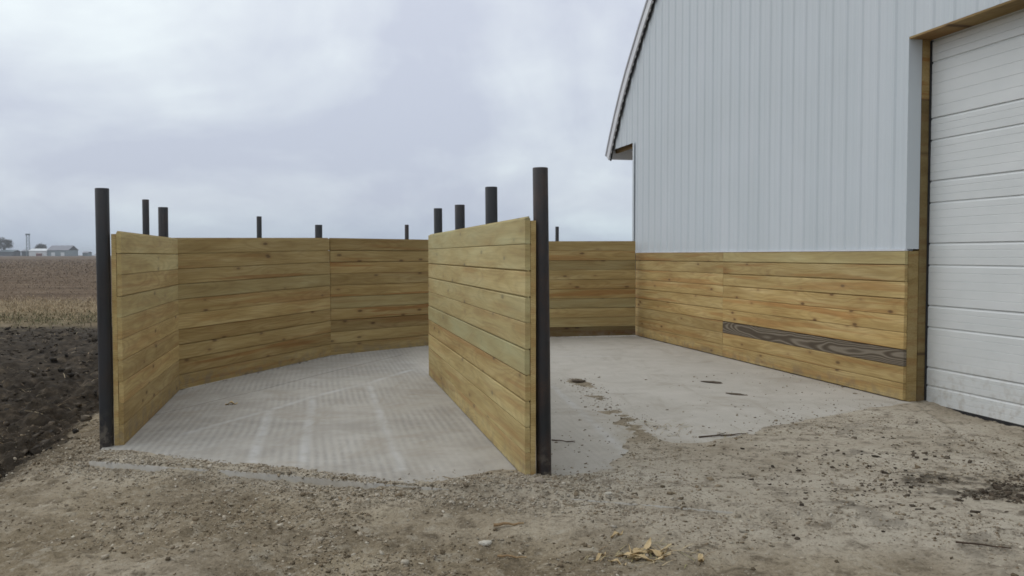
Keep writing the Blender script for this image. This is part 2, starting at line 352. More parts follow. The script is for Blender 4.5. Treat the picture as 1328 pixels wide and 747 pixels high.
# value noise on numpy arrays
def vnoise(x, y, seed=0):
    xi = np.floor(x).astype(np.int64); yi = np.floor(y).astype(np.int64); fx = x - xi; fy = y - yi
    fx = fx * fx * (3 - 2 * fx); fy = fy * fy * (3 - 2 * fy)
    def h(a, b):
        n = (a * 374761393 + b * 668265263 + seed * 974634541) & 0xffffffff
        n = ((n ^ (n >> 13)) * 1274126177) & 0xffffffff
        return ((n ^ (n >> 16)) & 0xffff) / 65535.0
    return (h(xi, yi) * (1 - fx) + h(xi + 1, yi) * fx) * (1 - fy) + (h(xi, yi + 1) * (1 - fx) + h(xi + 1, yi + 1) * fx) * fy
def fbm(x, y, oct=4, seed=0, gain=0.5):
    t = 0; a = 1; n = 0
    for k in range(oct): t = t + a * vnoise(x * 2 ** k + 17.3 * k, y * 2 ** k - 9.1 * k, seed + k); n += a; a *= gain
    return t / n - 0.5
def sstep(a, b, v): t = np.clip((v - a) / (b - a), 0, 1); return t * t * (3 - 2 * t)
def seg_dist(x, y, a, b):
    ax, ay = a; bx, by = b; dx, dy = bx - ax, by - ay; t = np.clip(((x - ax) * dx + (y - ay) * dy) / (dx * dx + dy * dy), 0, 1)
    return np.hypot(x - ax - t * dx, y - ay - t * dy)
def line_dist(x, y, P): d = seg_dist(x, y, P[0], P[1]); 
def poly_line_dist(x, y, P):
    d = seg_dist(x, y, P[0], P[1])
    for i in range(1, len(P) - 1): d = np.minimum(d, seg_dist(x, y, P[i], P[i + 1]))
    return d
def poly_sd(x, y, P):                      # signed distance, negative inside
    d = poly_line_dist(x, y, P + [P[0]]); ins = np.zeros(np.shape(x), bool)
    for i in range(len(P)):
        (x0, y0), (x1, y1) = P[i], P[(i + 1) % len(P)]
        c = ((y0 > y) != (y1 > y)); ins ^= c & (x < (x1 - x0) * (y - y0) / ((y1 - y0) if y1 != y0 else 1e-9) + x0)
    return np.where(ins, -d, d)

# ------------------------------------------------------------------ plan of the yard (metres)
def slab_z(x, y):                          # the floor falls a little to the left for drainage
    p = 0.0482 * x + 0.0049 * y + 0.077
    return -0.5 * (np.sqrt(p * p + 0.0004) - p)
P_L = (-3.375, 7.66); J1 = (-4.09, 10.86); J2 = (-2.88, 14.08); J3 = (-0.20, 17.06); BR = (2.44, 17.50)
W_A = np.array((2.479, 17.657)); W_D = np.array((0.22214, -0.97501)); W_N = np.array((0.97501, 0.22214))
D_FAR = (-1.108, 11.752); D_NEAR = (0.092, 6.273)
FRONT = [(-3.40, 7.07), (-2.67, 6.74), (-0.99, 6.17), (0.46, 5.76), (1.35, 5.48), (3.3, 4.89)]
CLEAN_L = [(-3.36, 7.45), (-2.57, 6.99), (-2.0, 6.72), (-1.55, 6.56), (-1.03, 6.31), (-0.72, 6.10), (-0.47, 6.05), (-0.3, 6.3), (-0.08, 6.52), (0.15, 6.55),
           (0.31, 6.34), (0.6, 6.41), (0.81, 6.57), (0.93, 7.0), (1.01, 7.4), (1.16, 7.7), (1.36, 7.53), (1.6, 7.59), (2.24, 7.99), (2.92, 8.63), (3.97, 9.34), (4.40, 9.62),
           (2.6, 18.3), (-0.4, 17.9), (-3.3, 14.6), (-4.7, 10.9), (-3.75, 7.62)]
STRIP = [(0.81, 11.39), (0.95, 10.24), (1.01, 9.2), (1.08, 8.44), (1.17, 7.70)]
SLAB = FRONT + [(4.36, 9.55), (2.65, 17.9), (-0.32, 17.4), (-3.12, 14.25), (-4.36, 10.88)]

# ------------------------------------------------------------------ ground: one sheet to the horizon
def axis(lo, hi, step, far, ratio):
    a = list(np.arange(lo, hi, step)); s = step; v = a[-1]
    while v < far: s *= ratio; v += s; a.append(v)
    s = step; v = a[0]; pre = []
    while v > -far: s *= ratio; v -= s; pre.append(v)
    return np.array(pre[::-1] + a)
def ground_height(X, Y):
    sz = slab_z(np.clip(X, -4.6, 6), np.clip(Y, 4, 18))
    sdp = poly_sd(X, Y, SLAB); sdc = poly_sd(X, Y, CLEAN_L)
    n1 = fbm(X * 1.1, Y * 1.1, 4, 3); n2 = fbm(X * 5, Y * 5, 4, 9); n3 = fbm(X * 17, Y * 17, 3, 21, 0.6)
    inside = sdp < 0
    right = sstep(-0.6, 0.6, X)
    e = sdc + 0.35 * n1 + 0.16 * n2
    on = np.clip(e * 0.11, -0.045, 0.022) + 0.014 * n2 * sstep(-0.02, 0.2, e) + 0.012 * n3 * sstep(-0.05, 0.1, e)
    rib = poly_line_dist(X, Y, STRIP)
    on = np.maximum(on, -0.009 + 0.026 * np.exp(-(rib / 0.13) ** 2) * (0.42 + 2.2 * n2 + 1.0 * n1) + 0.022 * n3)
    on = np.where(sdc < -1.2, np.where(rib < 0.5, on, -0.045), on)
    # loose pile at the foot of the divider
    on = on + 0.045 * np.exp(-(((X - 0.05) / 0.62) ** 2 + ((Y - 6.05) / 0.22) ** 2)) * (0.8 + 1.2 * n2)
    # front edge of the slab stays bare in places
    fd = poly_line_dist(X, Y, FRONT)
    win = sstep(-3.5, -3.38, X) * sstep(-2.6, -2.75, X) + sstep(-2.25, -2.1, X) * sstep(-0.9, -1.05, X) + 0.5 * sstep(0.35, 0.5, X) * sstep(1.6, 1.3, X)
    bare = np.exp(-(fd / 0.022) ** 2) * win * np.clip(0.9 + 1.2 * n2, 0, 1.2)
    on = on - bare * 0.05
    off = -0.035 + 0.10 * n1 * sstep(0.1, 1.2, sdp) + 0.075 * n2 * (1 - 0.6 * right) + 0.050 * n3 * (1 - 0.4 * right) + 0.004 * np.exp(-(sdp / 0.08) ** 2) * (1 - 0.75 * right)
    off = off - 0.03 * win * np.exp(-(sdp / 0.07) ** 2)
    off = off + 0.03 * right - 0.035 * sstep(1.4, 0.4, np.abs((X - 4.5) * 0.975 + (Y - 9.1) * 0.222)) * sstep(9.6, 9.0, Y)
    w = sstep(-0.03, 0.03, sdp)
    h = sz + np.where(inside, on, off) * 1.0
    h = np.where(np.abs(sdp) < 0.03, sz + on * (1 - w) + off * w, h)
    # wheel ruts across the foreground
    # dark worked soil on the left, lower and cloddy
    mud = sstep(-0.15, 0.25, (-4.05 - 0.19 * (Y - 7.7)) - X + 0.5 * n1 + 0.3 * n2) * sstep(5.9, 7.0, Y + 0.6 * n1 + (X + 4) * -0.12) * sstep(23.5, 20.5, Y + 2.5 * n1 - 0.25 * (X + 9))
    mud = mud * sstep(60, 30, np.abs(X))
    h = h - 0.07 * mud + mud * (0.20 * n2 + 0.07 * n3 + 0.14 * n1)
    far = sstep(14, 40, np.hypot(X, Y))
    h = h * (1 - far) + far * (0.05 * fbm(X * 0.25, Y * 1.3, 3, 5))
    # ground climbs a hair to the farmstead on the horizon
    h = h + 0.0016 * np.clip(np.hypot(X, Y) - 60, 0, 700)
    grass = sstep(20.5, 23.5, Y + 2.5 * n1 - 0.25 * (X + 9)) * sstep(33, 29, Y + 3 * n1) * sstep(-4, -5.5, X)
    field = np.where(grass > 0, 1 - grass, 1.0) * sstep(22, 27, Y - 0.25 * (X + 9)) * sstep(-3, -6, X)
    field = np.maximum(field, sstep(60, 110, np.hypot(X, Y)))
    right_pale = np.clip(0.12 + 0.75 * sstep(-0.3, 1.4, X + 0.6 * n1) * sstep(4.0, 5.6, Y + 0.5 * n1 + 0.25 * X) + 0.45 * np.exp(-(np.clip(sdp, 0, 9) / 0.35) ** 2) + 1.1 * n1, 0, 1)
    stain = np.exp(-(((X - 3.5) / 0.95) ** 2 + ((Y - 5.9) / 0.36) ** 2)) + 0.7 * np.exp(-(((X - 3.2) / 0.6) ** 2 + ((Y - 6.35) / 0.2) ** 2)); stain = sstep(0.30, 0.62, stain * (0.62 + 1.6 * n2 + 2.4 * n3))
    small = sstep(0.18, 0.28, n2 + 0.6 * n1) * sstep(1.2, 2.2, X) * sstep(9, 7.5, Y) * 0.65
    mud = np.clip(np.maximum(mud, np.maximum(0.72 * stain, small * 0.6)), 0, 1)
    rib_m = np.exp(-(rib / 0.22) ** 2)
    right_pale = right_pale * (1 - 0.75 * rib_m)
    return h, np.stack([mud, field, grass, right_pale], -1)
xs = axis(-6.5, 5.6, 0.028, 2600, 1.036); ys = axis(4.0, 10.4, 0.026, 2600, 1.034)
GX, GY = np.meshgrid(xs, ys); GZ, zone = ground_height(GX, GY)
nx, ny = len(xs), len(ys)
idx = np.arange(nx * ny).reshape(ny, nx)
quads = np.stack([idx[:-1, :-1], idx[:-1, 1:], idx[1:, 1:], idx[1:, :-1]], -1).reshape(-1, 4)
me = big_mesh('ground', np.stack([GX, GY, GZ], -1).reshape(-1, 3), quads, mat_ground(), True)
set_color(me, 'zone', zone.reshape(-1, 4)); g = link('ground', me); g['kind'] = 'structure'

# ------------------------------------------------------------------ concrete floor
LINES = [[(-3.0, 8.04), (-2.52, 9.16), (-2.26, 10.01), (-1.78, 11.15), (-1.41, 12.32)], [(-2.52, 9.16), (-2.02, 6.84)], [(-2.22, 9.82), (-1.62, 6.78)],
         [(-1.74, 10.79), (-0.83, 6.6)], [(0.49, 10.85), (0.93, 7.06)], [(0.64, 14.01), (1.54, 14.0)]]
JOINT = [(-3.85, 8.9), (-3.02, 10.73), (-2.46, 12.34), (-1.79, 14.24)]
def polyline_at(P, t):
    P = np.array(P); L = np.r_[0, np.cumsum(np.hypot(*np.diff(P, axis=0).T))]; L /= L[-1]
    return np.stack([np.interp(t, L, P[:, 0]), np.interp(t, L, P[:, 1])], -1)
ns, nt_ = 260, 300
S = np.linspace(0, 1, ns); T = np.linspace(0, 1, nt_)
A_ = polyline_at(FRONT, S); B_ = polyline_at([(-4.36, 10.88), (-3.12, 14.25), (-0.32, 17.4), (2.65, 17.9)], S)
SX = A_[None, :, 0] * (1 - T[:, None]) + B_[None, :, 0] * T[:, None]; SY = A_[None, :, 1] * (1 - T[:, None]) + B_[None, :, 1] * T[:, None]
rb = polyline_at([(3.3, 4.89), (4.36, 9.55), (2.65, 17.9)], T); st = np.outer(1 - T, (3.3, 4.89)) + np.outer(T, (2.65, 17.9))
SX += S[None, :] * (rb - st)[:, 0:1]; SY += S[None, :] * (rb - st)[:, 1:2]
SZ = slab_z(SX, SY) + 0.006 * fbm(SX * 1.5, SY * 1.5, 3, 44) - 0.010 * np.exp(-(poly_line_dist(SX, SY, JOINT) / 0.02) ** 2)
V = np.stack([SX, SY, SZ], -1).reshape(-1, 3); idx = np.arange(ns * nt_).reshape(nt_, ns)
Q = np.stack([idx[:-1, :-1], idx[:-1, 1:], idx[1:, 1:], idx[1:, :-1]], -1).reshape(-1, 4)
ring = np.r_[idx[0, :], idx[1:, -1], idx[-1, -2::-1], idx[-2:0:-1, 0]]
low = V[ring] - [0, 0, 0.16]; k0 = len(V); nr = len(ring)
sk = np.stack([ring, np.arange(nr) + k0, (np.arange(nr) + 1) % nr + k0, np.roll(ring, -1)], -1)
me = big_mesh('concrete_floor', np.r_[V, low], np.r_[Q, sk], mat_concrete(LINES, JOINT), False)
sl_v = np.r_[V, low]; sdc_ = poly_sd(sl_v[:, 0], sl_v[:, 1], CLEAN_L); rb_ = poly_line_dist(sl_v[:, 0], sl_v[:, 1], STRIP)
dust = np.clip(np.exp(np.minimum(sdc_, 0) / np.where(sl_v[:, 0] > 0.3, 0.45, 0.14)), 0, 1) * np.where((sl_v[:, 1] < 10) & (np.abs(sl_v[:, 0] + 0.15) < 4), 1, 0) + 0.75 * np.exp(-(rb_ / 0.25) ** 2)
dust = dust * (0.55 + 0.45 * np.clip((slab_z(sl_v[:, 0], sl_v[:, 1]) - sl_v[:, 2]) / 0.1, 0, 1)) + 0.0 * sstep(0.03, 0.09, poly_line_dist(sl_v[:, 0], sl_v[:, 1], FRONT))
at = me.attributes.new('dust', 'FLOAT', 'POINT'); at.data.foreach_set('value', np.clip(dust, 0, 1).astype(np.float32))
slab = link('concrete_floor', me); slab['kind'] = 'structure'

# ------------------------------------------------------------------ timber walls
PITCH = 0.186
def plank_mesh(name, L, h, t=0.038):
    c = 0.005; g = 0.0
    prof = [(0, c), (0.004, 0), (t - 0.004, 0), (t, c), (t, h - c), (t - 0.004, h), (t - 0.007, h), (t - 0.008, h + 0.012), (0.023, h + 0.012), (0.022, h), (0.004, h), (0, h - c)]
    return MB().prism(prof[::-1], 0, L).mesh(name, M['wood'])
def wood_props(o, tone, green=0.0, red=0.3, worn=0.0):
    tone = tone * random.uniform(0.87, 1.12)
    o['seed'] = random.uniform(0, 30); o['tone'] = tone; o['green'] = green; o['red'] = red; o['worn'] = worn
def place_plank(me, parent, x, y, z, tone, green, red, worn=0.0, name='plank'):
    o = link(name, me, parent); o.location = (x, y + random.uniform(-0.0025, 0.0025), z); wood_props(o, tone, green, red, worn); return o
def wall_section(a, b, za, zb, label, tones, greens, reds, nailers, end_nailer=None, bottom=None, over=0.0):
    d = Vector((b[0] - a[0], b[1] - a[1], zb - za)); L = math.hypot(d.x, d.y)
    t = empty('timber_wall', (a[0], a[1], za), (0, -math.atan2(zb - za, L), math.atan2(d.y, d.x)), label, 'timber wall', 'timber bin walls')
    me = [plank_mesh('plank', L, PITCH - g) for g in (0.003, 0.0065, 0.0105)]
    for k in range(10):
        q = place_plank(me[random.choice([0, 0, 1, 1, 2])], t, random.uniform(-0.004, 0.004), 0, 0.006 + k * PITCH, tones[k], greens[k], reds[k])
        if bottom and k == 0: wood_props(q, *bottom)
    for u in nailers:
        n = MB().box(u - 0.045, u + 0.045, 0.041, 0.079, 0.0, 1.845).obj('nailer', M['wood'], t)
        wood_props(n, 0.95, 0.1, 0.2)
        n.data = n.data
    return t, L
def rnd(n, a, b): return [random.uniform(a, b) for _ in range(n)]
# order is bottom board first
s1, L1 = wall_section(P_L, J1, -0.062, -0.064, 'short timber wall nearest the field, running back from the leftmost steel post',
    [.92, .95, .98, .92, 1.06, 1.0, 1.02, .92, 1.0, 1.03], [.1, .1, .1, .1, .1, .15, .45, .1, .45, .4], rnd(10, .1, .35), (0.05, 1.65, 3.2))
s2, L2 = wall_section(J1, J2, -0.062, 0.0, 'timber wall at the back left, between the short left wall and the seam with a reddish lower board',
    [.86, .80, .88, .84, .92, .86, .84, .86, .90, .80], [.15, 0, .1, 0, .1, .1, .35, .1, .1, .1], [.5, .9, .3, .6, .3, .5, .3, .8, .4, .4], (0.1, 1.7, 3.34))
s3, L3 = wall_section(J2, J3, 0.0, 0.0, 'timber wall at the back centre, running behind the near divider',
    [.84, .84, .70, .84, .80, .86, .78, .80, .84, .74], [.1, .15, 0, 0, .35, 0, .1, 0, .1, 0], [.3, .3, .5, 1, .5, .8, .5, .9, .5, .6], (0.1, 1.95, 3.9))
s4, L4 = wall_section(J3, BR, 0.0, 0.012, 'timber back wall ending at the barn corner, with a dark brown bottom board',
    [.84, .88, .86, .82, .86, .80, .84, .80, .88, .84], [.0, .3, .2, .45, 0, 0, .1, .25, 0, .1], [.5, .3, .3, .1, .7, .8, .6, .5, .6, .6], (0.1, 1.3, 2.55), bottom=(0.36, 0, 1.0))
dv, LD = wall_section(D_FAR, D_NEAR, 0.0, 0.0, 'free-standing timber divider wall in the middle, its end facing the viewer',
    [1.04, 1.02, 1.06, 1.02, 1.0, 1.10, 1.10, 1.06, 1.10, 1.06], [.35, .35, .4, .2, .85, .5, .55, .45, .6, .7], [.6, .5, .3, .6, .1, .2, .15, .3, .1, .05], (0.06, 1.87, 3.74, 5.565))

# ------------------------------------------------------------------ steel posts
def pipe_mesh(d, h, th=0.007, n=28):
    V = []; F = []; r0 = d / 2; r1 = r0 - th
    for rr, z in ((r0, -0.05), (r0, h * 0.33), (r0, h * 0.66), (r0, h - 0.003), (r0 - 0.003, h), (r1, h), (r1, h - 0.3)):
        V += [(rr * math.cos(2 * math.pi * k / n), rr * math.sin(2 * math.pi * k / n), z) for k in range(n)]
    for q in range(6):
        for k in range(n): j = (k + 1) % n; F.append((q * n + k, q * n + j, q * n + n + j, q * n + n + k))
    F.append(tuple(6 * n + k for k in range(n)))
    me = MB().add(V, F).mesh('steel_post', M['post']); me.shade_smooth(); return me
def sec_point(a, b, u, off):
    d = np.array(b) - np.array(a); d = d / np.hypot(*d); n = np.array((-d[1], d[0])); p = np.array(a) + d * u + n * off
    return p, math.atan2(d[1], d[0])
def post(a, b, u, off, z0, top, kind, label, lean=(0, 0), rust=0.5, w=0.112):
    p, rz = sec_point(a, b, u, off); h = top - z0
    me = pipe_mesh(w if kind == 'tube' else 0.070, h)
    o = link('steel_post', me); o.location = (p[0], p[1], z0); o.rotation_euler = (lean[0], lean[1], rz)
    m = Matrix.Rotation(lean[1], 4, 'Y') @ Matrix.Rotation(lean[0], 4, 'X') @ Matrix.Rotation(rz, 4, 'Z'); o.rotation_euler = m.to_euler()
    o['seed'] = random.uniform(0, 20); o['rust'] = rust
    return tag(o, label, 'post', 'steel posts of the bin walls')
post(P_L, J1, 0.02, 0.142, -0.06, 2.175, 'tube', 'tall dark steel post at the far left, in front of the field', (0, -0.003), 0.35, 0.114)
post(P_L, J1, 2.0, 0.140, -0.06, 2.20, 'beam', 'thin dark post behind the short left wall, leftmost rising above its boards', (0, 0), 0.8)
post(P_L, J1, 3.20, 0.15, -0.06, 2.18, 'tube', 'wide dark post behind the corner where the two left walls meet', (0, 0), 0.7, 0.114)
post(J1, J2, 1.80, 0.135, -0.03, 2.15, 'beam', 'thin post rising behind the middle of the back left wall', (0, 0), 0.6)
post(J1, J2, 3.34, 0.15, 0.0, 2.08, 'tube', 'short wide post top at the seam of the two curving back walls', (0, 0), 0.3, 0.114)
post(J2, J3, 1.72, 0.135, 0.0, 2.13, 'beam', 'thin post rising behind the back centre wall, left of the divider', (0, 0), 0.5)
post(J3, BR, 1.12, 0.135, 0.0, 2.16, 'beam', 'thin post rising behind the back wall between the divider and the barn', (0, 0), 0.8)
post(D_FAR, D_NEAR, 0.02, 0.145, 0, 2.22, 'tube', 'dark post at the far end of the divider, leftmost of its four', (0, -0.008), 0.2)
post(D_FAR, D_NEAR, 1.86, 0.145, 0, 2.165, 'tube', 'dark post along the divider, second of its four from the far end', (0, -0.008), 0.2)
post(D_FAR, D_NEAR, 3.72, 0.145, 0, 2.225, 'tube', 'dark post along the divider, next to the tall near one', (0, -0.009), 0.2)
post(D_FAR, D_NEAR, 5.55, 0.155, 0, 2.225, 'tube', 'tallest-looking steel post, at the near end of the divider, streaked with rust', (0, -0.013), 0.85, 0.110)

# ------------------------------------------------------------------ barn
BZ = math.atan2(W_D[1], W_D[0])
barn = empty('barn', (W_A[0], W_A[1], 0), (0, 0, BZ), 'large white steel-sided barn with a timber plank base on the right', 'barn')
U0, UO, UD0, UD1, UE = -1.60, -0.17, 8.20, 13.30, 23.06        # eave tip, corner, door opening, far eave
DEPTH = 15.0
RK = [(-1.62, 3.72), (-1.36, 4.12), (-0.95, 4.68), (-0.53, 5.18), (0.26, 5.95), (1.02, 6.62),  (1.95, 7.4), (3.3, 8.35), (5.2, 9.4), (7.6, 10.4), (10.73, 11.2)]
RK = RK + [(21.46 - u, z) for u, z in RK[-2::-1]]
def rake(u): return float(np.interp(u, [p[0] for p in RK], [p[1] for p in RK]))
def rib_profile(u0, u1):
    pts = []; k = math.floor(u0 / 0.305) - 1
    while k * 0.305 < u1 + 0.3:
        c = k * 0.305
        pts += [(c - 0.050, 0), (c - 0.022, -0.013), (c + 0.022, -0.013), (c + 0.050, 0)]
        pts += [(c + 0.12, 0), (c + 0.135, -0.0025), (c + 0.17, -0.0025), (c + 0.185, 0)]
        k += 1
    us = [p[0] for p in pts]; ys_ = [p[1] for p in pts]
    out = [(u0, float(np.interp(u0, us, ys_)))] + [p for p in pts if u0 + 1e-4 < p[0] < u1 - 1e-4] + [(u1, float(np.interp(u1, us, ys_)))]
    return out
def siding_panel(u0, u1, zb):
    pr = rib_profile(u0, u1); n = len(pr)
    pr = [(u, y - 0.0006 * random.random()) for u, y in pr]
    V = [(u, y, zb) for u, y in pr] + [(u, y, rake(u) - 0.03) for u, y in pr] + [(u, y + 0.0025, zb) for u, y in pr] + [(u, y + 0.0025, rake(u) - 0.03) for u, y in pr]
    F = []
    for i in range(n - 1):
        F += [(i, i + 1, n + i + 1, n + i), (2 * n + i, 3 * n + i, 3 * n + i + 1, 2 * n + i + 1), (i, 2 * n + i, 2 * n + i + 1, i + 1)]
    F += [(0, n, 3 * n, 2 * n), (n - 1, 3 * n - 1, 4 * n - 1, 2 * n - 1)]
    return mesh_obj('siding_panel', V, F, M['siding'], barn)
cuts = [U0, -0.96, UO, 0.61] + [0.61 + 0.915 * k for k in range(1, 9)] + [UD0]
cuts += [UD0 + 0.915 * k for k in range(1, 6)] + [UD1] + [UD1 + 0.915 * k for k in range(1, 11)] + [UE]
for a, b in zip(cuts[:-1], cuts[1:]):
    if b - a < 0.03: continue
    mid = (a + b) / 2
    siding_panel(a, b - 0.001, 3.85 if mid < UO else (3.955 if UD0 < mid < UD1 else 1.665))
# flashing under the siding and corner trim
MB().box(UO, UD0 - 0.002, -0.027, 0.012, 1.648, 1.664).obj('base_flashing', M['trim'], barn)
MB().box(UO - 0.012, UO + 0.07, -0.026, -0.021, 0.0, 3.85).add(*box_vf(UO - 0.012, UO - 0.006, -0.020, 0.09, 0.0, 3.85)).obj('corner_trim', M['siding'], barn)
# lower planks: two runs, nine rows
seam = 3.84
pm = {r: [plank_mesh('plank', L, PITCH - g) for g in (0.005, 0.0105)] for r, L in (('far', seam - 0.012), ('near', UD0 - seam - 0.004))}
top_h = 1.646 - 8 * PITCH
pt = {'far': plank_mesh('plank', seam - 0.012, top_h - 0.012), 'near': plank_mesh('plank', UD0 - seam - 0.004, top_h - 0.012)}
tf_ = [.92, .90, .98, 1.0, .96, 1.0, 1.02, .98, .95]; tn_ = [.98, .96, 1.0, 1.06, 1.04, 1.0, .96, .98, 1.0]
gf_ = [.1, 0, .1, 0, .1, .1, .1, .15, .15]; gn_ = [.1, .05, 0, 0, 0, 0, .15, .1, .55]
for k in range(9):
    for run, u, tt, gg in (('far', 0.010, tf_, gf_), ('near', seam, tn_, gn_)):
        me = pt[run] if k == 8 else random.choice(pm[run])
        o = place_plank(me, barn, u, -0.022, 0.012 + k * PITCH, tt[k] * 1.08, gg[k], random.uniform(.35, .95))
        if run == 'near' and k == 2:
            wood_props(o, 1.0, 0, 0, 1.0); o['label'] = 'dark weathered plank with strong grain among the yellow ones'; o['seed'] = 12.4
# timber corner post under the siding edge, sill, jamb, header
def bpart(name, b, mat, **w):
    o = MB().box(*b).obj(name, mat, barn)
    if mat is M['wood']: wood_props(o, **w)
    return o
bpart('corner_post', (8.05, UD0 + 0.004, 0.018, 0.142, -0.05, 1.646), M['wood'], tone=0.80, green=0.1, red=0.5)
bpart('opening_trim', (UD0 - 0.001, UD0 + 0.005, -0.021, 0.142, 1.668, 3.952), M['siding'])
bpart('foundation', (UO, UD0, 0.022, 0.30, -0.12, 0.010), M['dark'])
j1 = bpart('door_jamb', (8.10, UD0 + 0.012, 0.145, 0.252, -0.05, 3.28), M['wood'], tone=0.48, green=0.15, red=0.4)
j2 = bpart('door_jamb', (8.10, UD0 + 0.012, 0.145, 0.252, 3.283, 3.93), M['wood'], tone=0.86, green=0.0, red=1.0); j2['label'] = 'fresh orange-brown upper piece of the door jamb'
bpart('door_jamb', (UD1 - 0.012, UD1 + 0.1, 0.145, 0.252, -0.05, 3.93), M['wood'], tone=0.70, green=0.15, red=0.4)
bpart('door_header', (UD0 + 0.006, UD1, -0.018, 0.30, 3.930, 3.952), M['wood'], tone=0.66, green=0.0, red=0.8)
bpart('weather_seal', (UD0 + 0.012, UD0 + 0.026, 0.235, 0.268, -0.05, 3.92), M['dark'])
# overhead door: ribbed sections
door = empty('overhead_door', (UD0 + 0.02, 0.255, -0.045)); door.parent = barn; door['label'] = 'white ribbed sectional overhead door'
def door_section(z0, z1, first):
    # profile in (y, z): section joint, deep rib at two thirds, fine pinstripe grooves
    h = z1 - z0; p = [(0.0, 0.0)]
    def strong(z): return [(0, z - 0.030), (0.016, z - 0.005), (0.016, z - 0.003), (0.0, z)]
    def fine_(z): return [(0, z - 0.007), (0.004, z - 0.001), (0, z)]
    rib = h - 0.235 if h > 0.5 else 0.20
    n = 5 if h > 0.5 else 3
    for k in range(1, n): p += fine_(rib * k / n)
    p += strong(rib)
    for k in (1, 2): p += fine_(rib + (h - rib) * k / 3)
    p += strong(h - 0.002)
    p += [(0.05, h - 0.001), (0.05, 0.0)]
    mb = MB().prism([(y, z) for y, z in p][::-1], 0, UD1 - UD0 - 0.04)
    o = mb.obj('door_section', M['door'], door); o.location = (0, 0, z0); return o
zc = [0.03, 0.43] + [0.43 + 0.676 * k for k in range(1, 6)]
zc[-1] = 3.975
for a, b in zip(zc[:-1], zc[1:]): door_section(a, b, a < 0.1)
o = MB().box(0, UD1 - UD0 - 0.04, 0.0, 0.045, -0.012, 0.029).obj('bottom_seal', M['dark'], door)
# roof: curved rafters carry steel sheets, rake trim over the gable edge
def ribbon(P, thick, y0, y1, off=0.0):
    P = np.array(P); d = np.gradient(P, axis=0); d /= np.hypot(d[:, 0], d[:, 1])[:, None]; n = np.stack([-d[:, 1], d[:, 0]], -1)
    a = P + n * off; b = P + n * (off + thick); k = len(P)
    V = [(u, y0, z) for u, z in a] + [(u, y0, z) for u, z in b] + [(u, y1, z) for u, z in a] + [(u, y1, z) for u, z in b]; F = []
    for i in range(k - 1):
        F += [(i, i + 1, k + i + 1, k + i), (2 * k + i, 3 * k + i, 3 * k + i + 1, 2 * k + i + 1), (k + i, k + i + 1, 3 * k + i + 1, 3 * k + i), (i, 2 * k + i, 2 * k + i + 1, i + 1)]
    F += [(0, k, 3 * k, 2 * k), (k - 1, 3 * k - 1, 4 * k - 1, 2 * k - 1)]
    return V, F
fineU = np.array(RK)
tt = np.linspace(0, 1, 60); Lr = np.r_[0, np.cumsum(np.hypot(*np.diff(fineU, axis=0).T))]; Lr /= Lr[-1]
PR = np.stack([np.interp(tt, Lr, fineU[:, 0]), np.interp(tt, Lr, fineU[:, 1])], -1)
mesh_obj('roof', *ribbon(PR, 0.05, -0.10, DEPTH, 0.02), M['roof'], barn)
mesh_obj('rake_trim', *ribbon(PR, 0.165, -0.085, -0.055, -0.15), M['trim'], barn)
mb = MB()                                         # dark strip paints the shadow gap under the rake trim; roof rib ends follow
mb.add(*ribbon(PR, 0.045, -0.05, -0.024, -0.185)); mb.obj('rake_shadow_gap', M['dark'], barn)
mb = MB(); t2 = np.linspace(0, 1, 172)
for t in t2:
    u = np.interp(t, Lr, fineU[:, 0]); z = np.interp(t, Lr, fineU[:, 1]); u2 = np.interp(min(t + 0.001, 1), Lr, fineU[:, 0]); z2 = np.interp(min(t + 0.001, 1), Lr, fineU[:, 1])
    d = np.array((u2 - u, z2 - z)); d /= max(1e-6, np.hypot(*d)); n = np.array((-d[1], d[0])); p = np.array((u, z)) - n * 0.170
    q = [p, p + d * 0.055, p + d * 0.055 + n * 0.04, p + n * 0.04]
    V = [(a, -0.062, b) for a, b in q] + [(a, -0.026, b) for a, b in q]
    mb.add(V, [(0, 1, 2, 3), (7, 6, 5, 4), (0, 4, 5, 1), (1, 5, 6, 2), (2, 6, 7, 3), (3, 7, 4, 0)])
mb.obj('rake_tabs', M['trim'], barn)['kind'] = 'stuff'
bpart('eave_fascia', (-1.60, -1.56, 0.005, DEPTH, 3.66, 3.93), M['trim'])
bpart('soffit', (-1.555, UO - 0.02, 0.02, DEPTH, 3.93, 3.95), M['wood'], tone=0.55, green=0.0, red=0.5)
for k in range(6): bpart('lookout', (-1.555, UO - 0.02, 0.10 + 1.2 * k, 0.14 + 1.2 * k, 3.79, 3.928), M['wood'], tone=0.5, green=0.0, red=0.5)
# remaining walls
MB().box(UO + 0.0, UO + 0.05, 0.10, DEPTH, -0.1, 3.92).obj('side_wall', M['siding'], barn)
MB().box(21.6, 21.65, 0.10, DEPTH, -0.1, 3.92).obj('side_wall', M['siding'], barn)
MB().box(UO, 21.6, DEPTH - 0.05, DEPTH - 0.01, -0.1, 3.9).obj('rear_wall', M['siding'], barn)
MB().box(UO + 0.06, UD0 - 0.16, 0.03, 0.06, 0.012, 1.64).obj('wall_sheathing', M['dark'], barn)
MB().box(UD1 + 0.11, 21.59, 0.03, 0.06, 0.012, 1.70).obj('wall_sheathing', M['dark'], barn)

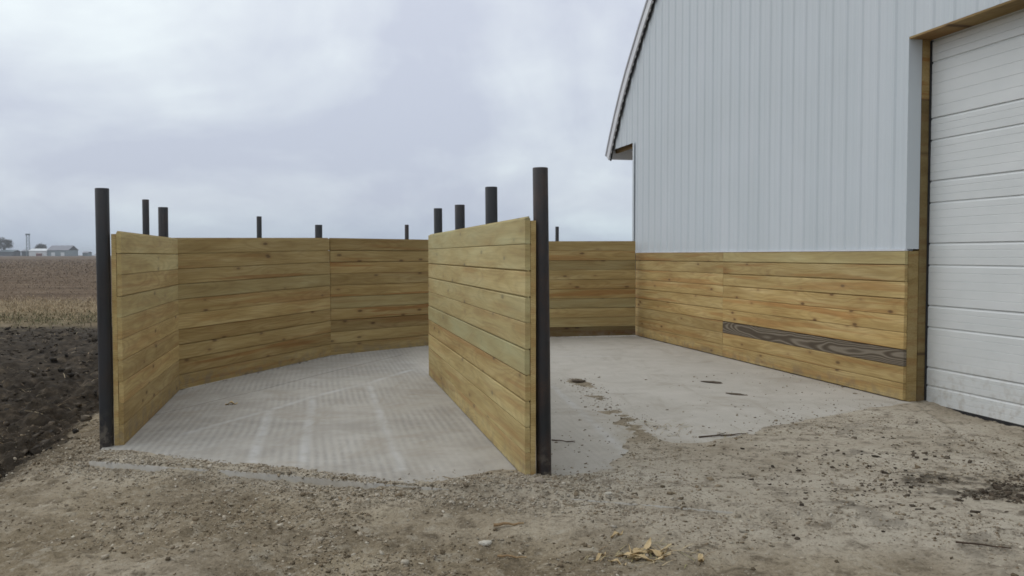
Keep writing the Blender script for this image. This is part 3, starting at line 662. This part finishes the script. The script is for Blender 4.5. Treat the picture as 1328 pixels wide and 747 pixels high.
# ------------------------------------------------------------------ loose things on the ground
def gh(x, y): return float(ground_height(np.array([x]), np.array([y]))[0][0])
def top_z(x, y): return max(gh(x, y), float(slab_z(np.array(x), np.array(y))) if poly_sd(np.array([x]), np.array([y]), SLAB)[0] < 0 else -9)
def tops(x, y):
    h = ground_height(x, y)[0]; ins = poly_sd(x, y, SLAB) < 0
    return np.where(ins, np.maximum(h, slab_z(x, y)), h)
CUBE = np.array([(-1, -1, -1), (1, -1, -1), (1, 1, -1), (-1, 1, -1), (-1, -1, 1), (1, -1, 1), (1, 1, 1), (-1, 1, 1)], float)
CF = np.array([(0, 3, 2, 1), (4, 5, 6, 7), (0, 1, 5, 4), (1, 2, 6, 5), (2, 3, 7, 6), (3, 0, 4, 7)])
def lumps(name, x, y, size, cols, label, cat, mat, flat=0.55, sink=0.12):
    n = len(x); z = tops(x, y); ang = rng.uniform(0, 6.28, n)
    sc = np.stack([size * rng.uniform(.7, 1.3, n), size * rng.uniform(.5, 1.0, n), size * flat * rng.uniform(.6, 1.2, n)], -1)
    v = CUBE[None] * 0.62 * (1 + rng.uniform(-.38, .38, (n, 8, 3))) * sc[:, None, :]
    tl = rng.uniform(-.5, .5, n)[:, None]; v[..., 2] += v[..., 0] * tl
    c, s = np.cos(ang)[:, None], np.sin(ang)[:, None]
    X = v[..., 0] * c - v[..., 1] * s + x[:, None]; Y = v[..., 0] * s + v[..., 1] * c + y[:, None]; Z = v[..., 2] + (z + size * flat * sink)[:, None]
    F = (np.arange(n) * 8)[:, None, None] + CF[None]
    me = big_mesh(name, np.stack([X, Y, Z], -1).reshape(-1, 3), F.reshape(-1, 4), mat, False)
    set_color(me, 'tint', np.repeat(np.c_[cols, np.ones(n)], 8, axis=0))
    o = link(name, me); o['kind'] = 'stuff'; o['label'] = label; o['category'] = cat; return o
def pick(n, cols, jit=0.15):
    cols = np.array(cols); i = rng.integers(0, len(cols), n); return cols[i] * rng.uniform(1 - jit * 2, 1 + jit, (n, 1))
DIRT = [(0.15, 0.115, 0.074), (0.50, 0.445, 0.355), (0.26, 0.205, 0.137), (0.33, 0.270, 0.192), (0.40, 0.342, 0.262), (0.23, 0.175, 0.115), (0.36, 0.30, 0.225), (0.31, 0.245, 0.165)]
def reject(n, f, x0, x1, y0, y1):
    X, Y = [], []
    while sum(map(len, X)) < n:
        x = rng.uniform(x0, x1, 4 * n); y = rng.uniform(y0, y1, 4 * n); k = rng.uniform(0, 1, 4 * n) < f(x, y); X.append(x[k]); Y.append(y[k])
    return np.concatenate(X)[:n], np.concatenate(Y)[:n]
def off_slab(x, y):
    fd = poly_sd(x, y, SLAB); cl = poly_sd(x, y, CLEAN_L); w = np.where(fd > 0, 0.55 + 0.45 * np.exp(-fd / 0.6), np.where(cl > 0, 0.6, 0.0))
    w = w * np.where(x > 0.6, 0.28, 1.0) * np.clip(0.42 + 3.4 * fbm(x * 1.1, y * 1.1, 4, 61), 0.05, 1); return np.where(x < -4.3 - 0.15 * (y - 7.6), 0.15, 1) * w
x, y = reject(38000, off_slab, -6.0, 6.0, 2.8, 9.3)
sz_ = np.exp(rng.normal(math.log(0.0052), 0.56, len(x))).clip(0.003, 0.030)
lumps('gravel', x, y, sz_, pick(len(x), DIRT), 'loose gravel and dirt crumbs in front of the concrete floor', 'gravel', M['stone'])
def pile(x, y):
    fd = poly_line_dist(x, y, FRONT); on = poly_sd(x, y, SLAB) < 0; cl = poly_sd(x, y, CLEAN_L)
    return np.where(cl > -0.05, np.exp(-(fd / 0.28) ** 2) * np.where(x > 0.8, .2, 1), 0) + 0.9 * np.exp(-(((x - .05) / .7) ** 2 + ((y - 6.05) / .25) ** 2))
x, y = reject(9000, pile, -3.8, 3.0, 5.0, 7.8)
sz_ = np.exp(rng.normal(math.log(0.0072), 0.42, len(x))).clip(0.004, 0.022)
lumps('crushed_stone', x, y, sz_, pick(len(x), [(0.40, 0.35, 0.275), (0.33, 0.28, 0.21), (0.27, 0.217, 0.155), (0.47, 0.42, 0.345)]), 'crushed stone spilled along the front edge of the concrete floor', 'gravel', M['stone'])
def crumbs(x, y):
    cl = poly_sd(x, y, CLEAN_L); rib = poly_line_dist(x, y, STRIP)
    return np.clip(np.exp(-(rib / 0.17) ** 2) * (0.6 + 2 * fbm(x * 3, y * 3, 3, 88)) + np.where(cl < 0, 0.35 * np.exp(cl / 0.35) * (x > 0.3), 0) + 0.02 * (x > 0.3), 0, 1)
x, y = reject(1150, crumbs, -3.0, 4.2, 6.3, 12.0)
sz_ = np.exp(rng.normal(math.log(0.0065), 0.55, len(x))).clip(0.003, 0.03)
lumps('tracked_soil', x, y, sz_, pick(len(x), [(0.25, 0.205, 0.15), (0.19, 0.152, 0.11), (0.32, 0.275, 0.21)]), 'crumbs of soil tracked across the right bay of the floor', 'soil', M['stone'], 0.45)
def dung(x, y):
    a = np.exp(-(((x - 3.45) / 0.75) ** 2 + ((y - 5.85) / 0.34) ** 2)); b = 0.09 * np.exp(-(((x - 2.9) / 1.0) ** 2 + ((y - 6.5) / 0.9) ** 2))
    return np.clip((a + b) * np.clip(0.5 + 3.5 * fbm(x * 4, y * 4, 3, 13), 0, 1), 0, 1)
x, y = reject(1700, dung, 1.2, 5.0, 4.6, 8.8)
sz_ = np.exp(rng.normal(math.log(0.0075), 0.6, len(x))).clip(0.004, 0.034)
lumps('dark_clods', x, y, sz_, pick(len(x), [(0.06, 0.046, 0.033), (0.10, 0.077, 0.055), (0.15, 0.12, 0.088)]), 'dark crumbled soil scattered on the pale ground at the right edge', 'soil', M['stone'], 0.5)
def muddy(x, y): return ground_height(x, y)[1][:, 0] * (x < -3.8)
x, y = reject(9000, muddy, -16, -3.9, 6.0, 21)
sz_ = np.exp(rng.normal(math.log(0.020), 0.6, len(x))).clip(0.008, 0.085)
lumps('soil_clods', x, y, sz_, pick(len(x), [(0.030, 0.024, 0.018), (0.05, 0.040, 0.030), (0.075, 0.06, 0.045), (0.11, 0.088, 0.065)]), 'dark turned soil clods left of the timber walls', 'soil', M['stone'], 0.65)

fx_, fy_ = [], []
for a, b in ((J1, J2), (J2, J3), (J3, BR)):
    t = rng.uniform(0, 1, 70) ** 0.9; fx_.append(a[0] + (b[0] - a[0]) * t); fy_.append(a[1] + (b[1] - a[1]) * t)
x = np.concatenate(fx_) + rng.normal(0.02, 0.02, 210); y = np.concatenate(fy_) - np.abs(rng.normal(0.0, 0.02, 210)); sz_ = np.exp(rng.normal(math.log(0.012), 0.5, len(x))).clip(0.005, 0.03)
lumps('mortar_crumbs', x, y, sz_, pick(len(x), [(0.62, 0.60, 0.56), (0.5, 0.48, 0.44), (0.3, 0.27, 0.22)]), 'pale crumbs of concrete along the foot of the back walls', 'rubble', M['stone'], 0.5)

# strips of straw, stubble and grass: bent blades
def blades(name, x, y, length, width, up, cols, label, cat, z=None):
    n = len(x); z = tops(x, y) if z is None else z; a = rng.uniform(0, 6.28, n); L = length; w = width
    d = np.stack([np.cos(a), np.sin(a), np.zeros(n)], -1); sd_ = np.stack([-np.sin(a), np.cos(a), np.zeros(n)], -1)
    base = np.stack([x, y, z + 0.004], -1); up = np.asarray(up); Z = np.array([0, 0, 1.0])
    mid = base + d * (L * 0.45 * (1 - up * 0.6))[:, None] + Z * (L * (0.03 + 0.55 * up))[:, None]
    tip = base + d * (L * (1 - up * 0.5))[:, None] + Z * (L * (0.02 + 0.8 * up * rng.uniform(.6, 1.1, n)))[:, None]
    s = sd_ * (w / 2)[:, None]
    V = np.stack([base - s, base + s, mid + s * .9, mid - s * .9, tip + s * .25, tip - s * .25], 1)
    k = (np.arange(n) * 6)[:, None, None]; F = k + np.array([(0, 1, 2, 3), (3, 2, 4, 5)])[None]
    me = big_mesh(name, V.reshape(-1, 3), F.reshape(-1, 4), M['straw'], False)
    set_color(me, 'tint', np.repeat(np.c_[cols, np.ones(n)], 6, axis=0)); o = link(name, me); o['kind'] = 'stuff'; o['label'] = label; o['category'] = cat; return o
STRAW = [(0.34, 0.255, 0.15), (0.26, 0.185, 0.105), (0.42, 0.34, 0.22), (0.17, 0.12, 0.075)]
def wedge(n, y0, y1, pw=1.0):
    y = (y0 ** pw + rng.uniform(0, 1, n) * (y1 ** pw - y0 ** pw)) ** (1 / pw); return y * rng.uniform(-0.80, -0.28, n), y
x, y = wedge(44000, 16.5, 34, 1); k = np.maximum(ground_height(x, y)[1][:, 2], 0.22 * sstep(16.5, 22, y) * (0.5 + 2.5 * fbm(x * .8, y * .8, 3, 31)) + 0.3 * sstep(34, 30, y) * (y > 28)) * (x < -4.5) > rng.uniform(0, 1, len(x)) * 0.8; x, y = x[k], y[k]; n = len(x)
blades('dry_grass', x, y, rng.uniform(.07, .24, n), rng.uniform(.007, .016, n), rng.uniform(.1, .75, n), np.where((y + 0.9 * rng.normal(0, 1, n) < 24.6)[:, None], pick(n, [(0.09, 0.095, 0.036), (0.13, 0.11, 0.05), (0.22, 0.17, 0.095), (0.06, 0.06, 0.028)]), pick(n, [(0.36, 0.27, 0.16), (0.29, 0.21, 0.12), (0.43, 0.335, 0.21)])), 'strip of dry grass between dark soil and field', 'grass')
x, y = wedge(60000, 28, 260, 0.3); n = len(x); sc_ = np.clip(y / 40, .8, 3.0)
blades('field_stubble', x, y, rng.uniform(.06, .24, n) * sc_, rng.uniform(.010, .026, n) * sc_, rng.uniform(0, .45, n), pick(n, [(0.21, 0.148, 0.092), (0.155, 0.108, 0.068), (0.27, 0.20, 0.13), (0.095, 0.065, 0.042)]), 'crop stubble and residue on the ploughed field', 'stubble')
x, y = reject(900, lambda x, y: np.where(x < -3.9, .25, .6) * (poly_sd(x, y, CLEAN_L) > 0.05), -6, 5, 3.2, 9); n = len(x)
blades('chaff', x, y, rng.uniform(.02, .075, n), rng.uniform(.002, .005, n), rng.uniform(0, .1, n), pick(n, STRAW), 'bits of straw and chaff strewn over the dirt', 'straw')
x = np.r_[rng.normal(1.45, 0.16, 46), rng.normal(1.75, .25, 30), rng.normal(0.7, 0.14, 60)]; y = np.r_[rng.normal(8.2, 0.10, 46), rng.normal(7.8, .08, 30), rng.normal(4.7, 0.09, 60)]; n = len(x)
blades('loose_straw', x, y, rng.uniform(.06, .20, n), rng.uniform(.003, .007, n), rng.uniform(0, .18, n), pick(n, [(0.40, 0.33, 0.18), (0.30, 0.27, 0.13), (0.48, 0.38, 0.23), (0.25, 0.17, 0.09)]), 'loose straws strewn at the edge of the right bay and around the husks', 'straw')
x, y = wedge(1800, 7.5, 20, 1); k = (x < -4.4); x, y = x[k], y[k]; n = len(x)
blades('soil_straw', x, y, rng.uniform(.06, .26, n), rng.uniform(.005, .012, n), rng.uniform(0, .3, n), pick(n, STRAW), 'pale straw lying in the dark soil', 'straw')

# single pieces
def husk(x, y, L, W, rz, curl, label, group='dry corn husks'):
    W *= 0.72; curl *= 0.6
    n = 9; V = []; F = []
    for i in range(n):
        t = i / (n - 1); w = W * (math.sin(math.pi * min(1, t * 0.93 + 0.07)) ** 0.7 + 0.05); px = (t - .5) * L; b = 0.012 + curl * (t - 0.35) ** 2 * L + 0.012 * math.sin(t * 9 + x * 7)
        for q in range(5):
            v = (q / 4 - .5); V.append((px, v * w + 0.10 * W * math.sin(t * 5), b + 0.5 * w * (abs(v) * 1.2) ** 2 + 0.006 * math.sin(q * 2.1 + t * 12)))
    for i in range(n - 1):
        for q in range(4): a = i * 5 + q; F.append((a, a + 1, a + 6, a + 5))
    m = len(V); V += [(a, b, c - 0.003) for a, b, c in V]; F += [tuple(m + i for i in reversed(f)) for f in F]
    o = mesh_obj('corn_husk', V, F, M['husk'], None, True); o.location = (x, y, top_z(x, y) - 0.002); o.rotation_euler = (random.uniform(-.1, .1), random.uniform(-.1, .1), rz)
    return tag(o, label, 'husk', group)
husk(0.71, 4.78, 0.20, 0.075, 0.9, 0.5, 'largest pale corn husk in the foreground heap, standing up to the right')
husk(0.63, 4.68, 0.17, 0.05, -0.5, 0.3, 'corn husk lying flat on the left of the foreground heap')
husk(0.78, 4.66, 0.15, 0.06, -0.8, 0.6, 'broad torn corn husk at the right of the foreground heap')
husk(0.70, 4.62, 0.19, 0.028, -0.35, 0.2, 'thin corn husk strip lying lowest in the foreground heap')
husk(0.74, 4.72, 0.26, 0.020, 0.25, 0.25, 'long thin straw-coloured strip across the middle of the foreground husk heap')
husk(0.66, 4.74, 0.14, 0.030, 1.9, 0.5, 'small pale husk curl at the back left of the foreground heap')
husk(0.82, 4.72, 0.16, 0.018, 1.15, 0.3, 'thin husk strip pointing away at the right of the foreground heap')
husk(0.55, 4.60, 0.12, 0.016, -0.7, 0.15, 'short thin husk strip just left of the foreground heap')
husk(0.47, 4.68, 0.125, 0.022, 0.95, 0.2, 'narrow tan husk strip left of the foreground husk heap')
husk(0.60, 5.02, 0.11, 0.024, 0.8, 0.3, 'small tan husk scrap above the foreground husk heap')
husk(1.00, 4.64, 0.10, 0.04, 1.6, 0.4, 'single upright husk scrap at the right of the foreground heap')
husk(-3.06, 9.62, 0.13, 0.08, 0.2, 0.2, 'tan husk scrap lying alone on the concrete of the left bay')
def stick(x, y, L, r, rz, mat, label, forks=()):
    mb = MB(); p = Vector((-L / 2, 0, r)); n = 6
    for i in range(n):
        q = Vector((-L / 2 + L * (i + 1) / n, math.sin(i * 1.7 + x) * L * 0.02, r + abs(math.sin(i * 2.1)) * r * .8)); mb.bar(p, q, r * (1 - .09 * i), r * (1 - .09 * (i + 1)), 6); p = q
    for t, a, l in forks: b = Vector((-L / 2 + L * t, 0, r)); mb.bar(b, b + Vector((math.cos(a) * l, math.sin(a) * l, r)), r * .6, r * .3, 5)
    o = mb.obj('stick', mat); o.location = (x, y, top_z(x, y) + 0.001); o.rotation_euler = (0, 0, rz); return tag(o, label, 'stick', 'sticks on the ground')
stick(-0.02, 5.22, 0.18, 0.011, 0.05, M['stick'], 'short tan stick lying on the dirt in front of the divider')
stick(0.0, 4.72, 0.16, 0.008, -0.25, M['stick'], 'thin tan stick at the bottom centre of the photo')
stick(1.86, 7.78, 0.46, 0.008, 0.28, M['darkstick'], 'forked reddish-brown twig at the edge of the right bay', ((.25, .35, .2), (.5, -.4, .14)))
stick(2.58, 4.80, 0.27, 0.007, -0.45, M['darkstick'], 'dark grey stick half buried at the lower right')
stick(0.44, 7.55, 0.22, 0.006, -0.5, M['darkstick'], 'small dark twig on the concrete right of the near post', ((.6, .5, .08),))
def rock(x, y, s, mat, label, cat='stone', group='single stones'):
    import bmesh
    bm = bmesh.new(); bmesh.ops.create_icosphere(bm, subdivisions=2, radius=1)
    for v in bm.verts:
        k = 1 + 0.22 * math.sin(v.co.x * 3.1 + x * 9) * math.cos(v.co.y * 2.7 + y * 5) + random.uniform(-.07, .07) * (1 if cat == 'stone' else 5)
        v.co = Vector((v.co.x * s[0] * k, v.co.y * s[1] * k, v.co.z * s[2] * k))
    me = bpy.data.meshes.new('stone'); bm.to_mesh(me); bm.free(); me.materials.append(mat)
    o = link('stone' if cat == 'stone' else 'mud_lump', me); o.location = (x, y, top_z(x, y) + s[2] * .35); o.rotation_euler = (0, 0, random.uniform(0, 3)); return tag(o, label, cat, group)
rock(-0.15, 4.95, (.034, .026, .016), M['palestone'], 'pale rounded stone alone on the dirt, below the short tan stick')
rock(0.19, 6.03, (.05, .035, .02), M['greystone'], 'flat brown stone just in front of the near divider post')
rock(0.64, 5.82, (.032, .02, .012), M['palestone'], 'small white stone chip on the pale slab edge')
rock(2.58, 10.15, (.11, .05, .010), M['mudlump'], 'brown mud lump on the right bay floor, nearer of two', 'mud lump', 'mud lumps on the floor')
rock(2.52, 11.10, (.13, .06, .011), M['mudlump'], 'brown mud lump on the right bay floor, farther of two', 'mud lump', 'mud lumps on the floor')
rock(0.83, 11.10, (.10, .07, .014), M['mudlump'], 'dark mud lump at the head of the tracked soil streak', 'mud lump', 'mud lumps on the floor')
rock(1.62, 4.98, (.018, .016, .010), M['mudlump'], 'small dark pebble alone on the pale dirt at lower right', 'stone', 'single stones')

# ------------------------------------------------------------------ farmstead on the horizon
FD = 620.0
def fx(px): return (px - 664) / 1150 * FD
FZ = 0.05 + 0.0016 * (620 * 1.14 - 60)
def shed(px0, px1, h, hr, depth, wall, roof, label, name='farm_shed', cat='shed', dy=0, doors=0):
    x0, x1 = fx(px0), fx(px1); t = empty(name, ((x0 + x1) / 2, FD + dy, FZ), (0, 0, 0), label, cat, 'buildings of the far farmstead'); w = (x1 - x0) / 2
    MB().box(-w, w, 0, depth, -1.0, h).obj('wall', wall, t)
    MB().prism([(-0.5, h), (depth / 2, h + hr), (depth + .5, h), (depth / 2, h + hr - .25)][::-1], -w - .4, w + .4).obj('roof', roof, t)
    for k in range(doors):
        u = -w + 2 * w * (k + .6) / (doors + .2); MB().box(u - 1.3, u + 1.3, -0.08, -0.02, 0, h * .62).obj('door', M['farwhite'], t)
    return t
shed(62, 89, 4.0, 3.4, 14, M['fargrey'], M['farroof'], 'long grey shed with a pitched roof on the horizon at the left', doors=2)
shed(38, 61, 3.6, 1.6, 10, M['farwhite'], M['farwhite'], 'white low barn beside the grey shed on the horizon', 'farm_barn', 'barn', doors=0)
shed(20, 37, 3.4, 1.2, 10, M['fardark'], M['farroof'], 'dark low building left of the white barn on the horizon', dy=8)
shed(-6, 13, 3.0, 1.4, 10, M['fardark'], M['fargrey'], 'dark low building at the far left edge of the horizon', dy=4)
shed(106, 117, 1.6, .7, 6, M['farwhite'], M['farwhite'], 'tiny white building on the horizon just left of the tall left post', dy=20)
shed(94, 101, 2.2, 1.0, 6, M['fargrey'], M['farroof'], 'small grey building between the grey shed and the tiny white one', dy=15)
shed(140, 152, 1.6, .8, 6, M['farwhite'], M['farwhite'], 'tiny white building showing right of the tall left post', dy=22)
shed(53, 58, 1.5, 0.4, 3, M['farred'], M['farred'], 'small red wagon box in front of the white barn', 'farm_wagon', 'wagon', dy=-6)
# lattice grain-leg tower
tw = empty('lattice_tower', (fx(31), FD + 6, FZ), (0, 0, 0.3), 'thin lattice tower rising above the far farmstead', 'tower')
Ht = 14.5
for sx in (-1, 1):
    for sy in (-1, 1): MB().bar((sx * 1.1, sy * 1.1, 0), (sx * .9, sy * .9, Ht), .14, .12, 5).obj('leg', M['fargrey'], tw)
for k in range(6):
    a, b = Ht * k / 6, Ht * (k + 1) / 6
    MB().bar((-1, -1, a), (1, -1, b), .09, n=4).bar((1, -1, a), (-1, -1, b), .09, n=4).bar((-1, -1, b), (1, -1, b), .09, n=4).bar((-1, 1, a), (1, 1, b), .09, n=4).bar((-1, -1, a), (-1, 1, b), .09, n=4).bar((1, -1, a), (1, 1, b), .09, n=4).obj('brace', M['fargrey'], tw)
MB().box(-1.3, 1.3, -1.3, 1.3, Ht, Ht + 1.2).obj('head_house', M['fargrey'], tw)
def tree(px, dy, h, r, label, n=1500, seed=0):
    rg = np.random.default_rng(seed); t = empty('bare_tree', (fx(px), FD + dy, FZ), (0, 0, seed), label, 'tree', 'trees of the far farmstead')
    mb = MB(); mb.bar((0, 0, -.5), (0.1, 0, h * .5), .35, .2, 7)
    for k in range(9): a = k * 2.4; mb.bar((0, 0, h * (.25 + .03 * k)), (math.cos(a) * r * .7, math.sin(a) * r * .7, h * (.55 + .045 * k)), .16, .05, 5)
    mb.obj('trunk', M['bark'], t)
    d = rg.normal(0, 1, (n, 3)); d /= np.linalg.norm(d, axis=1)[:, None]; rad = rg.uniform(0.25, 1, n) ** .6 * (0.75 + .25 * np.sin(d[:, 0] * 5 + seed) * np.cos(d[:, 2] * 4))
    c = d * rad[:, None] * [r, r, h * .36] + [0, 0, h * .66]; e = d * .9 + rg.normal(0, .4, (n, 3)); s = rg.normal(0, .13, (n, 3))
    V = np.stack([c - s, c + s, c + e], 1).reshape(-1, 3); F = np.arange(3 * n).reshape(-1, 3)
    link('crown', big_mesh('crown', V, F, M['twig']), t)
tree(-5, 10, 13, 7.5, 'large bare tree cut by the left edge of the photo on the horizon', 2600, 3)
tree(40, 14, 8.2, 4.4, 'dark bushy tree between the tower and the white barn', 2600, 5)
tree(109, 30, 4.6, 3.0, 'small dark bush above the tiny white building', 1200, 8)
tree(25, 24, 5.2, 4.0, 'low bush behind the dark building on the horizon', 1200, 9)

# ------------------------------------------------------------------ air
hz = MB().box(-2750, 2750, -2750, 2750, -2.5, 17.0).obj('haze', M['farwhite'])
hm = bpy.data.materials.new('haze'); hm.use_nodes = True; hn = hm.node_tree; hn.nodes.clear()
ho = hn.nodes.new('ShaderNodeOutputMaterial'); hv = hn.nodes.new('ShaderNodeVolumePrincipled')
hv.inputs['Color'].default_value = (0.86, 0.90, 0.95, 1); hv.inputs['Density'].default_value = 0.0004
hn.links.new(hv.outputs[0], ho.inputs['Volume']); hz.data.materials.clear(); hz.data.materials.append(hm); hz['kind'] = 'stuff'
